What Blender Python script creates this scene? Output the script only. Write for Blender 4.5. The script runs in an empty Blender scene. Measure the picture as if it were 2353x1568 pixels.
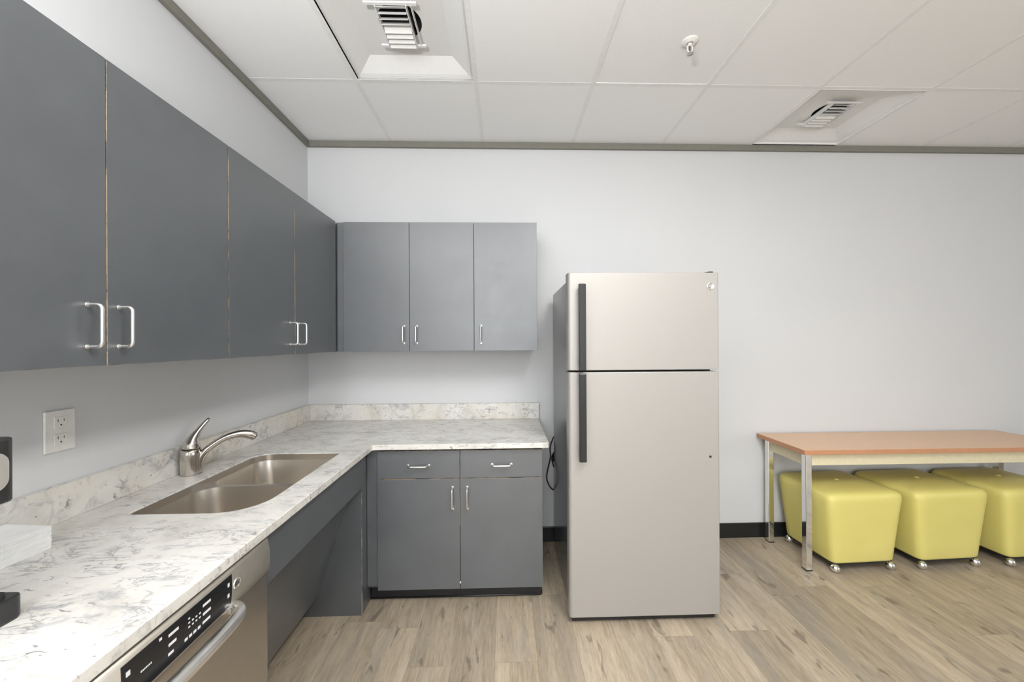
import bpy, bmesh, math, random
from mathutils import Vector, Matrix
random.seed(7)
PI = math.pi
scene = bpy.context.scene
COL = scene.collection

# ------------------------------------------------------------------ camera
F_PX, YAW, PITCH, ROLL = 878.867, 0.0293, 0.0020, 0.0052
CAM = Vector((0.0, -2.5939, 1.3547))
cd = bpy.data.cameras.new('camera')
cam = bpy.data.objects.new('camera', cd)
COL.objects.link(cam)
cd.sensor_width = 36.0
cd.lens = F_PX / 2353.0 * 36.0
cd.shift_x = -9.59 / 2353.0
cd.clip_start = 0.02
_r = Vector((math.cos(YAW), -math.sin(YAW), 0))
_f0 = Vector((math.sin(YAW), math.cos(YAW), 0))
_f = _f0 * math.cos(PITCH) + Vector((0, 0, 1)) * math.sin(PITCH)
_u = -_f0 * math.sin(PITCH) + Vector((0, 0, 1)) * math.cos(PITCH)
_rc = _r * math.cos(ROLL) - _u * math.sin(ROLL)
_uc = _r * math.sin(ROLL) + _u * math.cos(ROLL)
M = Matrix.Identity(4)
for i in range(3):
    M[i][0] = _rc[i]; M[i][1] = _uc[i]; M[i][2] = -_f[i]; M[i][3] = CAM[i]
cam.matrix_world = M
scene.camera = cam

# ------------------------------------------------------------------ view + world
vs = scene.view_settings
vs.view_transform = 'Standard'
vs.look = 'None'
vs.gamma = 1.0
vs.use_curve_mapping = False
vs.exposure = 0.0
w = bpy.data.worlds.new('world')
scene.world = w
w.use_nodes = True
w.node_tree.nodes['Background'].inputs['Color'].default_value = (0.95, 0.97, 1.0, 1)
w.node_tree.nodes['Background'].inputs['Strength'].default_value = 1.0

# ------------------------------------------------------------------ room dimensions
XL, H, XR, YB = -1.3133, 2.6993, 6.2, -6.6      # left wall, ceiling, right wall, wall behind the camera
G0, TS, R0 = -0.7551, 0.6107, 0.6082            # ceiling grid

# ------------------------------------------------------------------ lights, most of them added
def area(name, loc, rot, sx, sy, power, col=(1, 1, 1)):
    l = bpy.data.lights.new(name, 'AREA')
    l.shape = 'RECTANGLE'; l.size = sx; l.size_y = sy; l.energy = power; l.color = col
    o = bpy.data.objects.new(name, l)
    o.location = loc; o.rotation_euler = rot
    COL.objects.link(o)
    return o
# added fill light from an assumed window in the right-hand wall, out of view
area('window_daylight', (XR - 0.06, -4.7, 1.55), (0, PI / 2, 0), 2.0, 3.2, 45, (0.95, 0.975, 1.0))
# second added fill light, from an assumed window behind the camera
area('window_daylight', (-0.05, YB + 0.06, 1.55), (PI / 2, 0, 0), 2.2, 2.0, 94, (0.95, 0.975, 1.0))
# flat ceiling panels; the two at the back are assumed light sources
TROFFERS = [(0.77, -2.44), (-0.45, -4.88), (1.99, -4.88)]
for tx, ty in TROFFERS:
    area('troffer_light', (tx, ty, H - 0.03), (0, 0, 0), 0.52, 1.1, 48 if ty > -3 else (10 if tx < 0 else 3), (0.99, 0.99, 0.98))
# uplight added behind the camera, standing in for flash bounced off the ceiling
ADDED_LAMP = (-0.60, -3.05, 1.74)
area('floor_lamp_light', (ADDED_LAMP[0], ADDED_LAMP[1], ADDED_LAMP[2] + 0.01), (PI, 0, 0), 0.26, 0.26, 80, (0.985, 0.992, 1.0))

# ------------------------------------------------------------------ helpers
def srgb(r, g, b, a=1.0):
    def f(c):
        c /= 255.0
        return c / 12.92 if c <= 0.04045 else ((c + 0.055) / 1.055) ** 2.4
    return (f(r), f(g), f(b), a)

class Mat:
    def __init__(s, name):
        s.m = bpy.data.materials.new(name); s.m.use_nodes = True
        s.nt = s.m.node_tree; s.n = s.nt.nodes; s.l = s.nt.links
        s.b = s.n['Principled BSDF']
    def node(s, t, **k):
        nd = s.n.new(t)
        for a, v in k.items(): setattr(nd, a, v)
        return nd
    def link(s, a, b): s.l.new(a, b)
    def set(s, **k):
        for a, v in k.items(): s.b.inputs[a.replace('_', ' ')].default_value = v
        return s
    def coords(s, scale=(1, 1, 1), kind='Object', rot=(0, 0, 0)):
        tc = s.node('ShaderNodeTexCoord'); mp = s.node('ShaderNodeMapping')
        mp.inputs['Scale'].default_value = scale; mp.inputs['Rotation'].default_value = rot
        s.link(tc.outputs[kind], mp.inputs['Vector'])
        return mp.outputs['Vector']
    def noise(s, vec, scale, detail=3, rough=0.5, dist=0.0):
        n = s.node('ShaderNodeTexNoise')
        n.inputs['Scale'].default_value = scale; n.inputs['Detail'].default_value = detail
        n.inputs['Roughness'].default_value = rough; n.inputs['Distortion'].default_value = dist
        s.link(vec, n.inputs['Vector'])
        return n.outputs['Fac']
    def ramp(s, fac, stops, interp='LINEAR'):
        r = s.node('ShaderNodeValToRGB'); r.color_ramp.interpolation = interp
        e = r.color_ramp.elements
        while len(e) < len(stops): e.new(0.5)
        for i, (p, c) in enumerate(stops):
            e[i].position = p; e[i].color = c if len(c) == 4 else (*c, 1)
        s.link(fac, r.inputs['Fac'])
        return r.outputs['Color']
    def mix(s, fac, a, b, mode='MIX'):
        m = s.node('ShaderNodeMix', data_type='RGBA', blend_type=mode)
        for inp, v in ((m.inputs[0], fac), (m.inputs[6], a), (m.inputs[7], b)):
            if isinstance(v, (int, float)): inp.default_value = v
            elif isinstance(v, (tuple, list)): inp.default_value = v if len(v) == 4 else (*v, 1)
            else: s.link(v, inp)
        return m.outputs[2]
    def math(s, op, a, b=0.0):
        m = s.node('ShaderNodeMath', operation=op)
        for inp, v in ((m.inputs[0], a), (m.inputs[1], b)):
            if isinstance(v, (int, float)): inp.default_value = v
            else: s.link(v, inp)
        return m.outputs[0]
    def color(s, out): s.link(out, s.b.inputs['Base Color'])
    def rough(s, out): s.link(out, s.b.inputs['Roughness'])
    def bump(s, h, strength=0.2, dist=0.002):
        b = s.node('ShaderNodeBump'); b.inputs['Strength'].default_value = strength
        b.inputs['Distance'].default_value = dist
        s.link(h, b.inputs['Height']); s.link(b.outputs['Normal'], s.b.inputs['Normal'])

def simple(name, col, rough=0.5, metal=0.0, var=0.04, nscale=40, **k):
    m = Mat(name)
    v = m.coords()
    n = m.noise(v, nscale, 3)
    c1 = tuple(min(1, c * (1 - var)) for c in col[:3]); c2 = tuple(min(1, c * (1 + var)) for c in col[:3])
    m.color(m.ramp(n, [(0.3, c1), (0.7, c2)]))
    m.set(Roughness=rough, Metallic=metal, **k)
    return m.m

# ---- materials
def mk_wall():
    m = Mat('wall_paint'); v = m.coords()
    n = m.noise(v, 1.3, 3)
    m.color(m.ramp(n, [(0.3, (0.625, 0.63, 0.637)), (0.7, (0.645, 0.65, 0.655))]))
    m.set(Roughness=0.55)
    m.bump(m.noise(v, 260, 3), 0.08, 0.001)
    return m.m
def mk_laminate():
    m = Mat('charcoal_laminate'); v = m.coords()
    n = m.noise(v, 9, 5, 0.6); n2 = m.noise(v, 420, 2)
    c = m.ramp(n, [(0.3, srgb(74, 78, 82)), (0.7, srgb(81, 85, 89))])
    c = m.mix(m.math('MULTIPLY', m.math('GREATER_THAN', n2, 0.70), 0.25), c, srgb(128, 132, 136))
    m.color(c)
    m.rough(m.ramp(n, [(0.3, (0.36,) * 3), (0.7, (0.46,) * 3)]))
    m.set(Specular_IOR_Level=1.0, Coat_Weight=0.55, Coat_Roughness=0.38, Coat_IOR=1.6)
    m.bump(n2, 0.06, 0.0006)
    return m.m
def mk_edge():      # laminate edges worn down to the board
    m = Mat('worn_edge'); v = m.coords((1, 1, 0.6))
    n = m.noise(v, 14, 6, 0.75)
    m.color(m.ramp(n, [(0.44, srgb(92, 90, 88)), (0.54, srgb(172, 152, 128)), (0.8, srgb(184, 166, 142))]))
    m.set(Roughness=0.6)
    return m.m
def mk_marble(name, squig):
    m = Mat(name)
    v = m.coords((1, 1, 1), rot=(0.1, 0.05, 0.5))
    # cloudy ground
    g = m.noise(v, 7, 5, 0.6, 0.4)
    base = m.ramp(g, [(0.30, srgb(194, 191, 184)), (0.46, srgb(214, 211, 205)), (0.62, srgb(222, 220, 215)), (0.8, srgb(204, 200, 191))])
    if squig: base = m.mix(m.ramp(m.noise(v, 3.2, 2), [(0.45, (0,) * 3), (0.62, (0.5,) * 3)]), base, srgb(216, 206, 188))
    # soft grey smudges along one direction
    vs_ = m.coords((1.0, 2.6, 1.6) if not squig else (1.1, 1.1, 1.1), rot=(0, 0, 0.45))
    s1 = m.noise(vs_, 13, 6, 0.68, 0.8)
    c = m.mix(m.ramp(s1, [(0.53, (0, 0, 0)), (0.68, (0.72,) * 3)]), base, srgb(154, 155, 157))
    # thin veins: where a warped noise crosses its middle value
    vn = m.noise(vs_, 7, 4, 0.6, 1.8)
    band = m.math('ABSOLUTE', m.math('SUBTRACT', vn, 0.5))
    vein = m.ramp(band, [(0.0, (1,) * 3), (0.014, (0.7,) * 3), (0.034, (0,) * 3)])
    mask = m.ramp(m.noise(v, 9, 3, 0.5, 0.3), [(0.50, (0,) * 3), (0.62, (1,) * 3)])
    vf = m.math('MULTIPLY', vein, mask)
    c = m.mix(m.math('MULTIPLY', vf, 0.55), c, srgb(92, 92, 96))
    # small dark flecks
    fl = m.ramp(m.noise(vs_, 26, 4, 0.6, 1.0), [(0.63, (0,) * 3), (0.70, (1,) * 3)])
    c = m.mix(m.math('MULTIPLY', fl, 0.72), c, srgb(80, 82, 90))
    m.color(c)
    m.set(Roughness=0.34)
    return m.m
def mk_steel(name, col, rough, metal, stretch=(1, 1, 60)):
    m = Mat(name); v = m.coords(stretch)
    n = m.noise(v, 30, 4, 0.6)
    m.color(m.ramp(n, [(0.3, tuple(c * 0.97 for c in col[:3])), (0.7, tuple(min(1, c * 1.03) for c in col[:3]))]))
    m.rough(m.ramp(n, [(0.3, (rough * 0.92,) * 3), (0.7, (rough * 1.08,) * 3)]))
    m.set(Metallic=metal)
    return m.m
def mk_floor():
    m = Mat('vinyl_plank')
    tc = m.node('ShaderNodeTexCoord'); sep = m.node('ShaderNodeSeparateXYZ')
    m.link(tc.outputs['Object'], sep.inputs[0])
    X, Y = sep.outputs[0], sep.outputs[1]
    PW, PL = 0.182, 1.22
    col = m.math('FLOOR', m.math('DIVIDE', m.math('ADD', X, 10.06), PW))
    wn = m.node('ShaderNodeTexWhiteNoise', noise_dimensions='1D'); m.link(col, wn.inputs['W'])
    off = m.math('MULTIPLY', wn.outputs['Value'], PL)
    yy = m.math('ADD', m.math('ADD', Y, 20.0), off)
    row = m.math('FLOOR', m.math('DIVIDE', yy, PL))
    pid = m.math('ADD', m.math('MULTIPLY', col, 7.13), m.math('MULTIPLY', row, 3.71))
    wn2 = m.node('ShaderNodeTexWhiteNoise', noise_dimensions='1D'); m.link(pid, wn2.inputs['W'])
    # grain coordinates: stretched along the plank, shifted per plank
    cmb = m.node('ShaderNodeCombineXYZ')
    m.link(m.math('MULTIPLY', X, 1.0), cmb.inputs[0])
    m.link(m.math('MULTIPLY', Y, 0.10), cmb.inputs[1])
    m.link(m.math('MULTIPLY', wn2.outputs['Value'], 37.0), cmb.inputs[2])
    g1 = m.noise(cmb.outputs[0], 55, 6, 0.62, 0.9)
    g2 = m.noise(cmb.outputs[0], 9, 4, 0.55, 1.2)
    g3 = m.noise(cmb.outputs[0], 220, 3, 0.6, 0.2)
    base = m.ramp(g2, [(0.25, srgb(140, 127, 110)), (0.5, srgb(184, 170, 150)), (0.75, srgb(210, 199, 181))])
    c = m.mix(0.45, base, m.ramp(g1, [(0.3, srgb(122, 109, 92)), (0.5, srgb(180, 165, 144)), (0.7, srgb(206, 194, 175))]))
    c = m.mix(0.22, c, m.ramp(g3, [(0.35, srgb(126, 110, 90)), (0.65, srgb(200, 186, 163))]))
    # soft grey weathering
    c = m.mix(m.ramp(m.noise(cmb.outputs[0], 16, 3, 0.5, 0.5), [(0.52, (0,) * 3), (0.68, (0.55,) * 3)]), c, srgb(148, 141, 132))
    # per plank tone
    tone = m.ramp(wn2.outputs['Value'], [(0, (0.76, 0.75, 0.74)), (0.5, (0.88, 0.87, 0.855)), (1, (0.97, 0.955, 0.93))])
    c = m.mix(1.0, c, tone, 'MULTIPLY')
    # knots and cracks
    cmk = m.node('ShaderNodeCombineXYZ')
    m.link(X, cmk.inputs[0]); m.link(m.math('MULTIPLY', Y, 0.34), cmk.inputs[1])
    m.link(m.math('MULTIPLY', wn2.outputs['Value'], 11.0), cmk.inputs[2])
    k = m.noise(cmk.outputs[0], 17, 3, 0.5, 0.7)
    kk = m.ramp(k, [(0.63, (0,) * 3), (0.70, (1,) * 3)])
    c = m.mix(m.math('MULTIPLY', kk, 0.62), c, srgb(92, 84, 76))
    # seams
    fx = m.math('FRACT', m.math('DIVIDE', m.math('ADD', X, 10.06), PW))
    fy = m.math('FRACT', m.math('DIVIDE', yy, PL))
    ex = m.math('MINIMUM', fx, m.math('SUBTRACT', 1.0, fx))
    ey = m.math('MINIMUM', fy, m.math('SUBTRACT', 1.0, fy))
    sx = m.math('LESS_THAN', ex, 0.0065); sy = m.math('LESS_THAN', ey, 0.0011)
    seam = m.math('MAXIMUM', sx, sy)
    c = m.mix(m.math('MULTIPLY', seam, 0.30), c, srgb(104, 88, 70))
    m.color(c)
    m.rough(m.ramp(g1, [(0.3, (0.46,) * 3), (0.7, (0.36,) * 3)]))
    m.bump(g1, 0.10, 0.0015)
    return m.m
def mk_tile():
    m = Mat('ceiling_tile'); v = m.coords()
    n = m.noise(v, 180, 3, 0.7)
    m.color(m.ramp(n, [(0.3, (0.86, 0.865, 0.865)), (0.7, (0.90, 0.905, 0.905))]))
    m.set(Roughness=0.85)
    m.bump(n, 0.15, 0.001)
    return m.m
def mk_tabletop():
    m = Mat('tabletop_laminate'); v = m.coords((0.35, 6, 1))
    n = m.noise(v, 26, 5, 0.6, 0.3)
    m.color(m.ramp(n, [(0.3, srgb(214, 178, 144)), (0.7, srgb(222, 187, 153))]))
    m.set(Roughness=0.38)
    return m.m
def mk_vinyl():
    m = Mat('yellow_vinyl'); v = m.coords()
    n = m.noise(v, 3, 3); n2 = m.noise(v, 500, 3)
    m.color(m.ramp(n, [(0.3, srgb(212, 201, 116)), (0.7, srgb(218, 207, 124))]))
    m.set(Roughness=0.46)
    m.bump(n2, 0.08, 0.0006)
    return m.m

WALL = mk_wall(); LAM = mk_laminate(); EDGE = mk_edge()
MARBLE = mk_marble('marble_top', False); MARBLE2 = mk_marble('marble_splash', True)
FLOOR = mk_floor(); TILE = mk_tile(); TOPLAM = mk_tabletop(); VINYL = mk_vinyl()
GRIDW = simple('ceiling_grid_white', (0.82, 0.825, 0.82), 0.8)
TRIM = simple('grey_angle_trim', srgb(126, 124, 115), 0.5)
RUBBER = simple('black_rubber', (0.012, 0.013, 0.014), 0.32)
FRIDGE = mk_steel('brushed_silver_door', (0.41, 0.392, 0.368), 0.50, 0.42)
FRSIDE = simple('gloss_grey_side', (0.085, 0.087, 0.088), 0.16, 0.0, 0.03, 12, Specular_IOR_Level=0.8)
BLACKP = simple('black_plastic', (0.016, 0.016, 0.017), 0.30)
GASKET = simple('black_gasket', (0.008, 0.008, 0.009), 0.6)
HANDLE = simple('satin_silver', (0.90, 0.89, 0.87), 0.30, 1.0)
CHROME = simple('chrome', (0.82, 0.82, 0.81), 0.07, 1.0, 0.01)
NICKEL = simple('brushed_nickel', (0.62, 0.58, 0.53), 0.20, 1.0, 0.03)
SINK = simple('sink_steel', (0.70, 0.655, 0.595), 0.30, 1.0, 0.01, 3)
DWST = mk_steel('dishwasher_steel', (0.50, 0.475, 0.44), 0.30, 1.0, (60, 1, 1))
DWPAN = simple('dishwasher_panel_metal', (0.56, 0.525, 0.46), 0.38, 0.45)
DWBLK = simple('control_panel_black', (0.010, 0.011, 0.013), 0.22)
PRINT = simple('white_print', (0.75, 0.76, 0.78), 0.5)
WHITEP = simple('white_plastic', (0.80, 0.79, 0.75), 0.4)
DARKSLOT = simple('dark_slot', (0.02, 0.02, 0.02), 0.7)
PAPER = simple('white_paper', (0.86, 0.86, 0.85), 0.8)
CREAM = simple('cream_enamel', srgb(214, 205, 172), 0.42)
VENTM = simple('vent_white', (0.80, 0.80, 0.79), 0.45, 0, 0.01)
DUCT = simple('duct_dark', (0.03, 0.03, 0.032), 0.6)
COFFEE = simple('coffee_maker_black', (0.022, 0.022, 0.023), 0.33)
SILVERP = simple('silver_plastic', (0.62, 0.60, 0.57), 0.28, 0.7)
KICKHI = simple('lock_white', (0.8, 0.78, 0.7), 0.5)
TAN = simple('table_edge', srgb(188, 136, 100), 0.42)

# ---- geometry
def bm_box(bm, lo, hi, bevel=0.0, seg=2, mi=0):
    t = bmesh.new()
    bmesh.ops.create_cube(t, size=1.0)
    lo = Vector(lo); hi = Vector(hi); c = (lo + hi) / 2; s = hi - lo
    for v in t.verts: v.co = Vector((v.co.x * s.x, v.co.y * s.y, v.co.z * s.z)) + c
    if bevel > 0:
        bmesh.ops.bevel(t, geom=list(t.edges), offset=bevel, segments=seg, affect='EDGES', profile=0.5)
    for f in t.faces: f.material_index = mi
    merge(bm, t)
def merge(bm, t, mat=None):
    me = bpy.data.meshes.new('tmp')
    t.to_mesh(me); t.free()
    if mat is not None: me.transform(mat)
    bm.from_mesh(me); bpy.data.meshes.remove(me)
def bm_tube(bm, pts, r, seg=12, cap=True, flat=None, mi=0):
    """sweep a circle (radius may be a list; flat=(a,b) scale of the section) along pts"""
    pts = [Vector(p) for p in pts]
    n = len(pts); rs = r if isinstance(r, (list, tuple)) else [r] * n
    tang = []
    for i in range(n):
        a = pts[max(0, i - 1)]; b = pts[min(n - 1, i + 1)]
        tang.append((b - a).normalized())
    ref = Vector((0, 0, 1)) if abs(tang[0].z) < 0.9 else Vector((1, 0, 0))
    nrm = tang[0].cross(ref).normalized()
    rings = []
    for i in range(n):
        t = tang[i]
        nrm = (nrm - t * nrm.dot(t)).normalized()
        bn = t.cross(nrm).normalized()
        fa, fb = (1, 1) if flat is None else (flat[i] if isinstance(flat, list) else flat)
        rings.append([bm.verts.new(pts[i] + (nrm * math.cos(2 * PI * k / seg) * fa + bn * math.sin(2 * PI * k / seg) * fb) * rs[i]) for k in range(seg)])
    for i in range(n - 1):
        for k in range(seg):
            f = bm.faces.new((rings[i][k], rings[i][(k + 1) % seg], rings[i + 1][(k + 1) % seg], rings[i + 1][k]))
            f.smooth = True; f.material_index = mi
    if cap:
        f = bm.faces.new(list(reversed(rings[0]))); f.material_index = mi
        f = bm.faces.new(rings[-1]); f.material_index = mi
def bm_lathe(bm, prof, seg=32, mat=None, mi=0):
    t = bmesh.new(); rings = []
    for (r, z) in prof:
        if r < 1e-6: rings.append([t.verts.new((0, 0, z))])
        else: rings.append([t.verts.new((r * math.cos(2 * PI * k / seg), r * math.sin(2 * PI * k / seg), z)) for k in range(seg)])
    for a, b in zip(rings[:-1], rings[1:]):
        for k in range(seg):
            if len(a) == 1 and len(b) == 1: continue
            if len(a) == 1: f = t.faces.new((a[0], b[k], b[(k + 1) % seg]))
            elif len(b) == 1: f = t.faces.new((a[k], b[0], a[(k + 1) % seg]))
            else: f = t.faces.new((a[k], a[(k + 1) % seg], b[(k + 1) % seg], b[k]))
            f.smooth = True; f.material_index = mi
    bmesh.ops.recalc_face_normals(t, faces=t.faces)
    merge(bm, t, mat)
def catmull(pts, k=6):
    P = [Vector(p) for p in pts]; P = [P[0] * 2 - P[1]] + P + [P[-1] * 2 - P[-2]]
    out = []
    for i in range(1, len(P) - 2):
        for j in range(k):
            t = j / k
            out.append(0.5 * ((2 * P[i]) + (P[i + 1] - P[i - 1]) * t + (2 * P[i - 1] - 5 * P[i] + 4 * P[i + 1] - P[i + 2]) * t * t + (-P[i - 1] + 3 * P[i] - 3 * P[i + 1] + P[i + 2]) * t ** 3))
    out.append(P[-2]); return out
def lerp_list(vals, k):
    out = []
    for a, b in zip(vals[:-1], vals[1:]):
        for j in range(k): out.append(a + (b - a) * j / k)
    out.append(vals[-1]); return out
def rrect(x0, y0, x1, y1, rads, seg=8):
    """rounded rectangle, ccw from the x0,y0 corner; rads for (x0y0, x1y0, x1y1, x0y1)"""
    out = []
    for (cx, cy, a0, r) in ((x0 + rads[0], y0 + rads[0], PI, rads[0]), (x1 - rads[1], y0 + rads[1], 1.5 * PI, rads[1]),
                            (x1 - rads[2], y1 - rads[2], 0, rads[2]), (x0 + rads[3], y1 - rads[3], 0.5 * PI, rads[3])):
        for i in range(seg + 1):
            a = a0 + 0.5 * PI * i / seg
            out.append((cx + r * math.cos(a), cy + r * math.sin(a)))
    return out

def obj(name, bm, mats, parent=None, loc=None, smooth=False, bevel=0):
    me = bpy.data.meshes.new(name)
    bm.normal_update()
    bmesh.ops.remove_doubles(bm, verts=bm.verts, dist=1e-7)
    bm.to_mesh(me); bm.free()
    o = bpy.data.objects.new(name, me)
    for m in (mats if isinstance(mats, (list, tuple)) else [mats]): me.materials.append(m)
    COL.objects.link(o)
    if smooth:
        for p in me.polygons: p.use_smooth = True
    if bevel:
        md = o.modifiers.new('bevel', 'BEVEL'); md.width = bevel; md.segments = 2; md.limit_method = 'ANGLE'
        md.harden_normals = False
    if parent is not None:
        o.parent = parent
        if loc is None:      # geometry is given in world space
            me.transform(Matrix.Translation(-wloc(parent)))
    if loc is not None: o.location = loc
    return o
def wloc(o):
    v = Vector((0, 0, 0))
    while o is not None: v += o.location; o = o.parent
    return v
def thing(name, label, cat, loc=(0, 0, 0), group=None, rotz=0):
    o = bpy.data.objects.new(name, None); COL.objects.link(o)
    o.empty_display_size = 0.05
    o.location = loc; o.rotation_euler = (0, 0, rotz)
    o['label'] = label; o['category'] = cat
    if group: o['group'] = group
    return o
def tag(o, label, cat, group=None):
    o['label'] = label; o['category'] = cat
    if group: o['group'] = group
    return o
def struct(o): o['kind'] = 'structure'; return o
def box(name, lo, hi, mats, parent=None, bevel=0.0, seg=2):
    bm = bmesh.new(); bm_box(bm, lo, hi, bevel, seg)
    return obj(name, bm, mats, parent)
def dup(root, loc, label, rotz=None):
    r = root.copy(); COL.objects.link(r); r.location = loc; r['label'] = label
    if rotz is not None: r.rotation_euler = (0, 0, rotz)
    for ch in list(root.children):
        c = ch.copy(); COL.objects.link(c); c.parent = r
        for g in ch.children:
            d = g.copy(); COL.objects.link(d); d.parent = c
    return r

# ================================================================== SETTING
struct(box('floor', (XL - 0.15, YB - 0.15, -0.08), (XR + 0.15, 0.15, 0.0), FLOOR))
struct(box('wall_back', (XL - 0.15, 0.0, 0.0), (XR + 0.15, 0.15, H + 0.25), WALL))
struct(box('wall_left', (XL - 0.15, YB, 0.0), (XL, 0.0, H + 0.25), WALL))
VX0, VX1 = -1.17, 1.07
bm = bmesh.new()
bm_box(bm, (XL, YB - 0.15, 0), (XR, YB, 0.53)); bm_box(bm, (XL, YB - 0.15, 2.57), (XR, YB, H + 0.25))
bm_box(bm, (XL, YB - 0.15, 0.53), (VX0, YB, 2.57)); bm_box(bm, (VX1, YB - 0.15, 0.53), (XR, YB, 2.57))
struct(obj('wall_front', bm, WALL))
bm = bmesh.new()
for x in (VX0, (VX0 + VX1) / 2 - 0.025, VX1 - 0.05): bm_box(bm, (x, YB - 0.08, 0.53), (x + 0.05, YB - 0.02, 2.57))
for z in (0.53, 2.52): bm_box(bm, (VX0, YB - 0.08, z), (VX1, YB - 0.02, z + 0.05))
struct(obj('window_2', bm, GRIDW))  # unseen window frame, added around the fill light behind the camera
# right wall darkened so light falls off to the right, with added window opening
WY0, WY1, WZ0, WZ1 = -6.32, -3.08, 0.53, 2.57
bm = bmesh.new()
bm_box(bm, (XR, YB, 0), (XR + 0.15, 0, WZ0)); bm_box(bm, (XR, YB, WZ1), (XR + 0.15, 0, H + 0.25))
bm_box(bm, (XR, YB, WZ0), (XR + 0.15, WY0, WZ1)); bm_box(bm, (XR, WY1, WZ0), (XR + 0.15, 0, WZ1))
struct(obj('wall_right', bm, simple('grey_accent_wall', (0.24, 0.24, 0.235), 0.6)))
bm = bmesh.new()
for y in (WY0, (WY0 + WY1) / 2 - 0.02, WY1 - 0.05): bm_box(bm, (XR + 0.02, y, WZ0), (XR + 0.08, y + 0.05, WZ1))
for z in (WZ0, WZ1 - 0.05): bm_box(bm, (XR + 0.02, WY0, z), (XR + 0.08, WY1, z + 0.05))
struct(obj('window_1', bm, GRIDW))  # frame of the unseen window added for fill from the right
struct(box('baseboard_back', (0.205, -0.011, 0.0), (XR, 0.001, 0.0995), RUBBER, bevel=0.003))
struct(box('baseboard_right', (XR - 0.011, YB, 0.0), (XR, -0.012, 0.0995), RUBBER, bevel=0.003))

# ceiling: lay-in tiles, with the openings of the two air diffusers
VENTS = [(0, 1), (4, 0)]             # (column, row) of the diffusers
bm = bmesh.new()
ncol = int((XR - G0) / TS) + 2
nrow = int((-YB) / TS) + 2
BAR = 0.012
LIGHTCELLS = set()
def cell_x(i): return (G0 + TS * i, G0 + TS * (i + 1))
def cell_y(j): return (-(R0 + TS * j), -(R0 + TS * (j - 1)) if j > 0 else 0.0)
for i in range(-1, ncol):
    for j in range(0, nrow):
        x0, x1 = cell_x(i); y0, y1 = cell_y(j)
        x0 = max(x0, XL); x1 = min(x1, XR); y0 = max(y0, YB)
        if x1 - x0 < 0.03 or y1 - y0 < 0.03: continue
        if (i, j) in VENTS: continue
        dz = 0.0012 if (i, j) != (2, 1) else 0.0030
        t = 0.0
        bm_box(bm, (x0 + BAR - 0.002, y0 + BAR - 0.002, H + dz), (x1 - BAR + 0.002, y1 - BAR + 0.002, H + 0.02))
# T-bars
for i in range(0, ncol):
    x = G0 + TS * i
    if x < XR: bm_box(bm, (x - BAR, YB, H), (x + BAR, 0, H + 0.02), mi=1)
for j in range(0, nrow):
    y = -(R0 + TS * j)
    if y > YB: bm_box(bm, (XL, y - BAR, H + 0.0004), (XR, y + BAR, H + 0.0196), mi=1)
# deck above
for lo, hi in (((XL, YB, H + 0.24), (XR, 0, H + 0.25)),):
    bm_box(bm, lo, hi)
struct(obj('ceiling', bm, [TILE, GRIDW]))
# grey wall angle under the ceiling edge
TH = 0.040
struct(box('trim_1', (XL + 0.001, -0.020, H - TH + 0.002), (XR, 0.0, H + 0.0), TRIM))
struct(box('trim_2', (XL, YB, H - TH + 0.002), (XL + 0.020, -0.020, H + 0.0), TRIM))

# troffers behind the camera
bm = bmesh.new()
bm_box(bm, (-0.30, -0.60, -0.012), (0.30, 0.60, 0.0), 0.003)
tr = thing('ceiling_light', 'flat white ceiling light panel just above the camera position', 'ceiling light', (TROFFERS[0][0], TROFFERS[0][1], H), 'ceiling light panels')
obj('frame', bm, GRIDW, tr, loc=(0, 0, -0.001))
lm = Mat('light_diffuser'); lm.set(Emission_Strength=3.0); lm.b.inputs['Emission Color'].default_value = (1, 0.985, 0.95, 1)
bm = bmesh.new(); bm_box(bm, (-0.265, -0.56, -0.016), (0.265, 0.56, -0.0125))
obj('diffuser', bm, lm.m, tr, loc=(0, 0, -0.001))
for k, (tx, ty) in enumerate(TROFFERS[1:]):
    dup(tr, (tx, ty, H), ['flat white ceiling light panel at the back left of the room', 'flat white ceiling light panel at the back middle of the room'][k])
fl = thing('floor_lamp', 'white uplighting floor lamp standing behind the camera position', 'floor lamp', (ADDED_LAMP[0], ADDED_LAMP[1], 0))
bm = bmesh.new(); bm_lathe(bm, [(0, 0), (0.15, 0), (0.15, 0.012), (0.02, 0.03), (0, 0.03)], 32, Matrix.Translation((ADDED_LAMP[0], ADDED_LAMP[1], 0)))
obj('base', bm, VENTM, fl)
bm = bmesh.new(); bm_tube(bm, [(ADDED_LAMP[0], ADDED_LAMP[1], 0.02), (ADDED_LAMP[0], ADDED_LAMP[1], ADDED_LAMP[2] - 0.07)], 0.012, 16)
obj('pole', bm, VENTM, fl)
bm = bmesh.new(); bm_lathe(bm, [(0, -0.08), (0.05, -0.075), (0.14, -0.045), (0.20, 0.0), (0.197, 0.0), (0.135, -0.038), (0.05, -0.065), (0, -0.068)], 40, Matrix.Translation((ADDED_LAMP[0], ADDED_LAMP[1], ADDED_LAMP[2])))
obj('lamp_bowl', bm, VENTM, fl)

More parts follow.
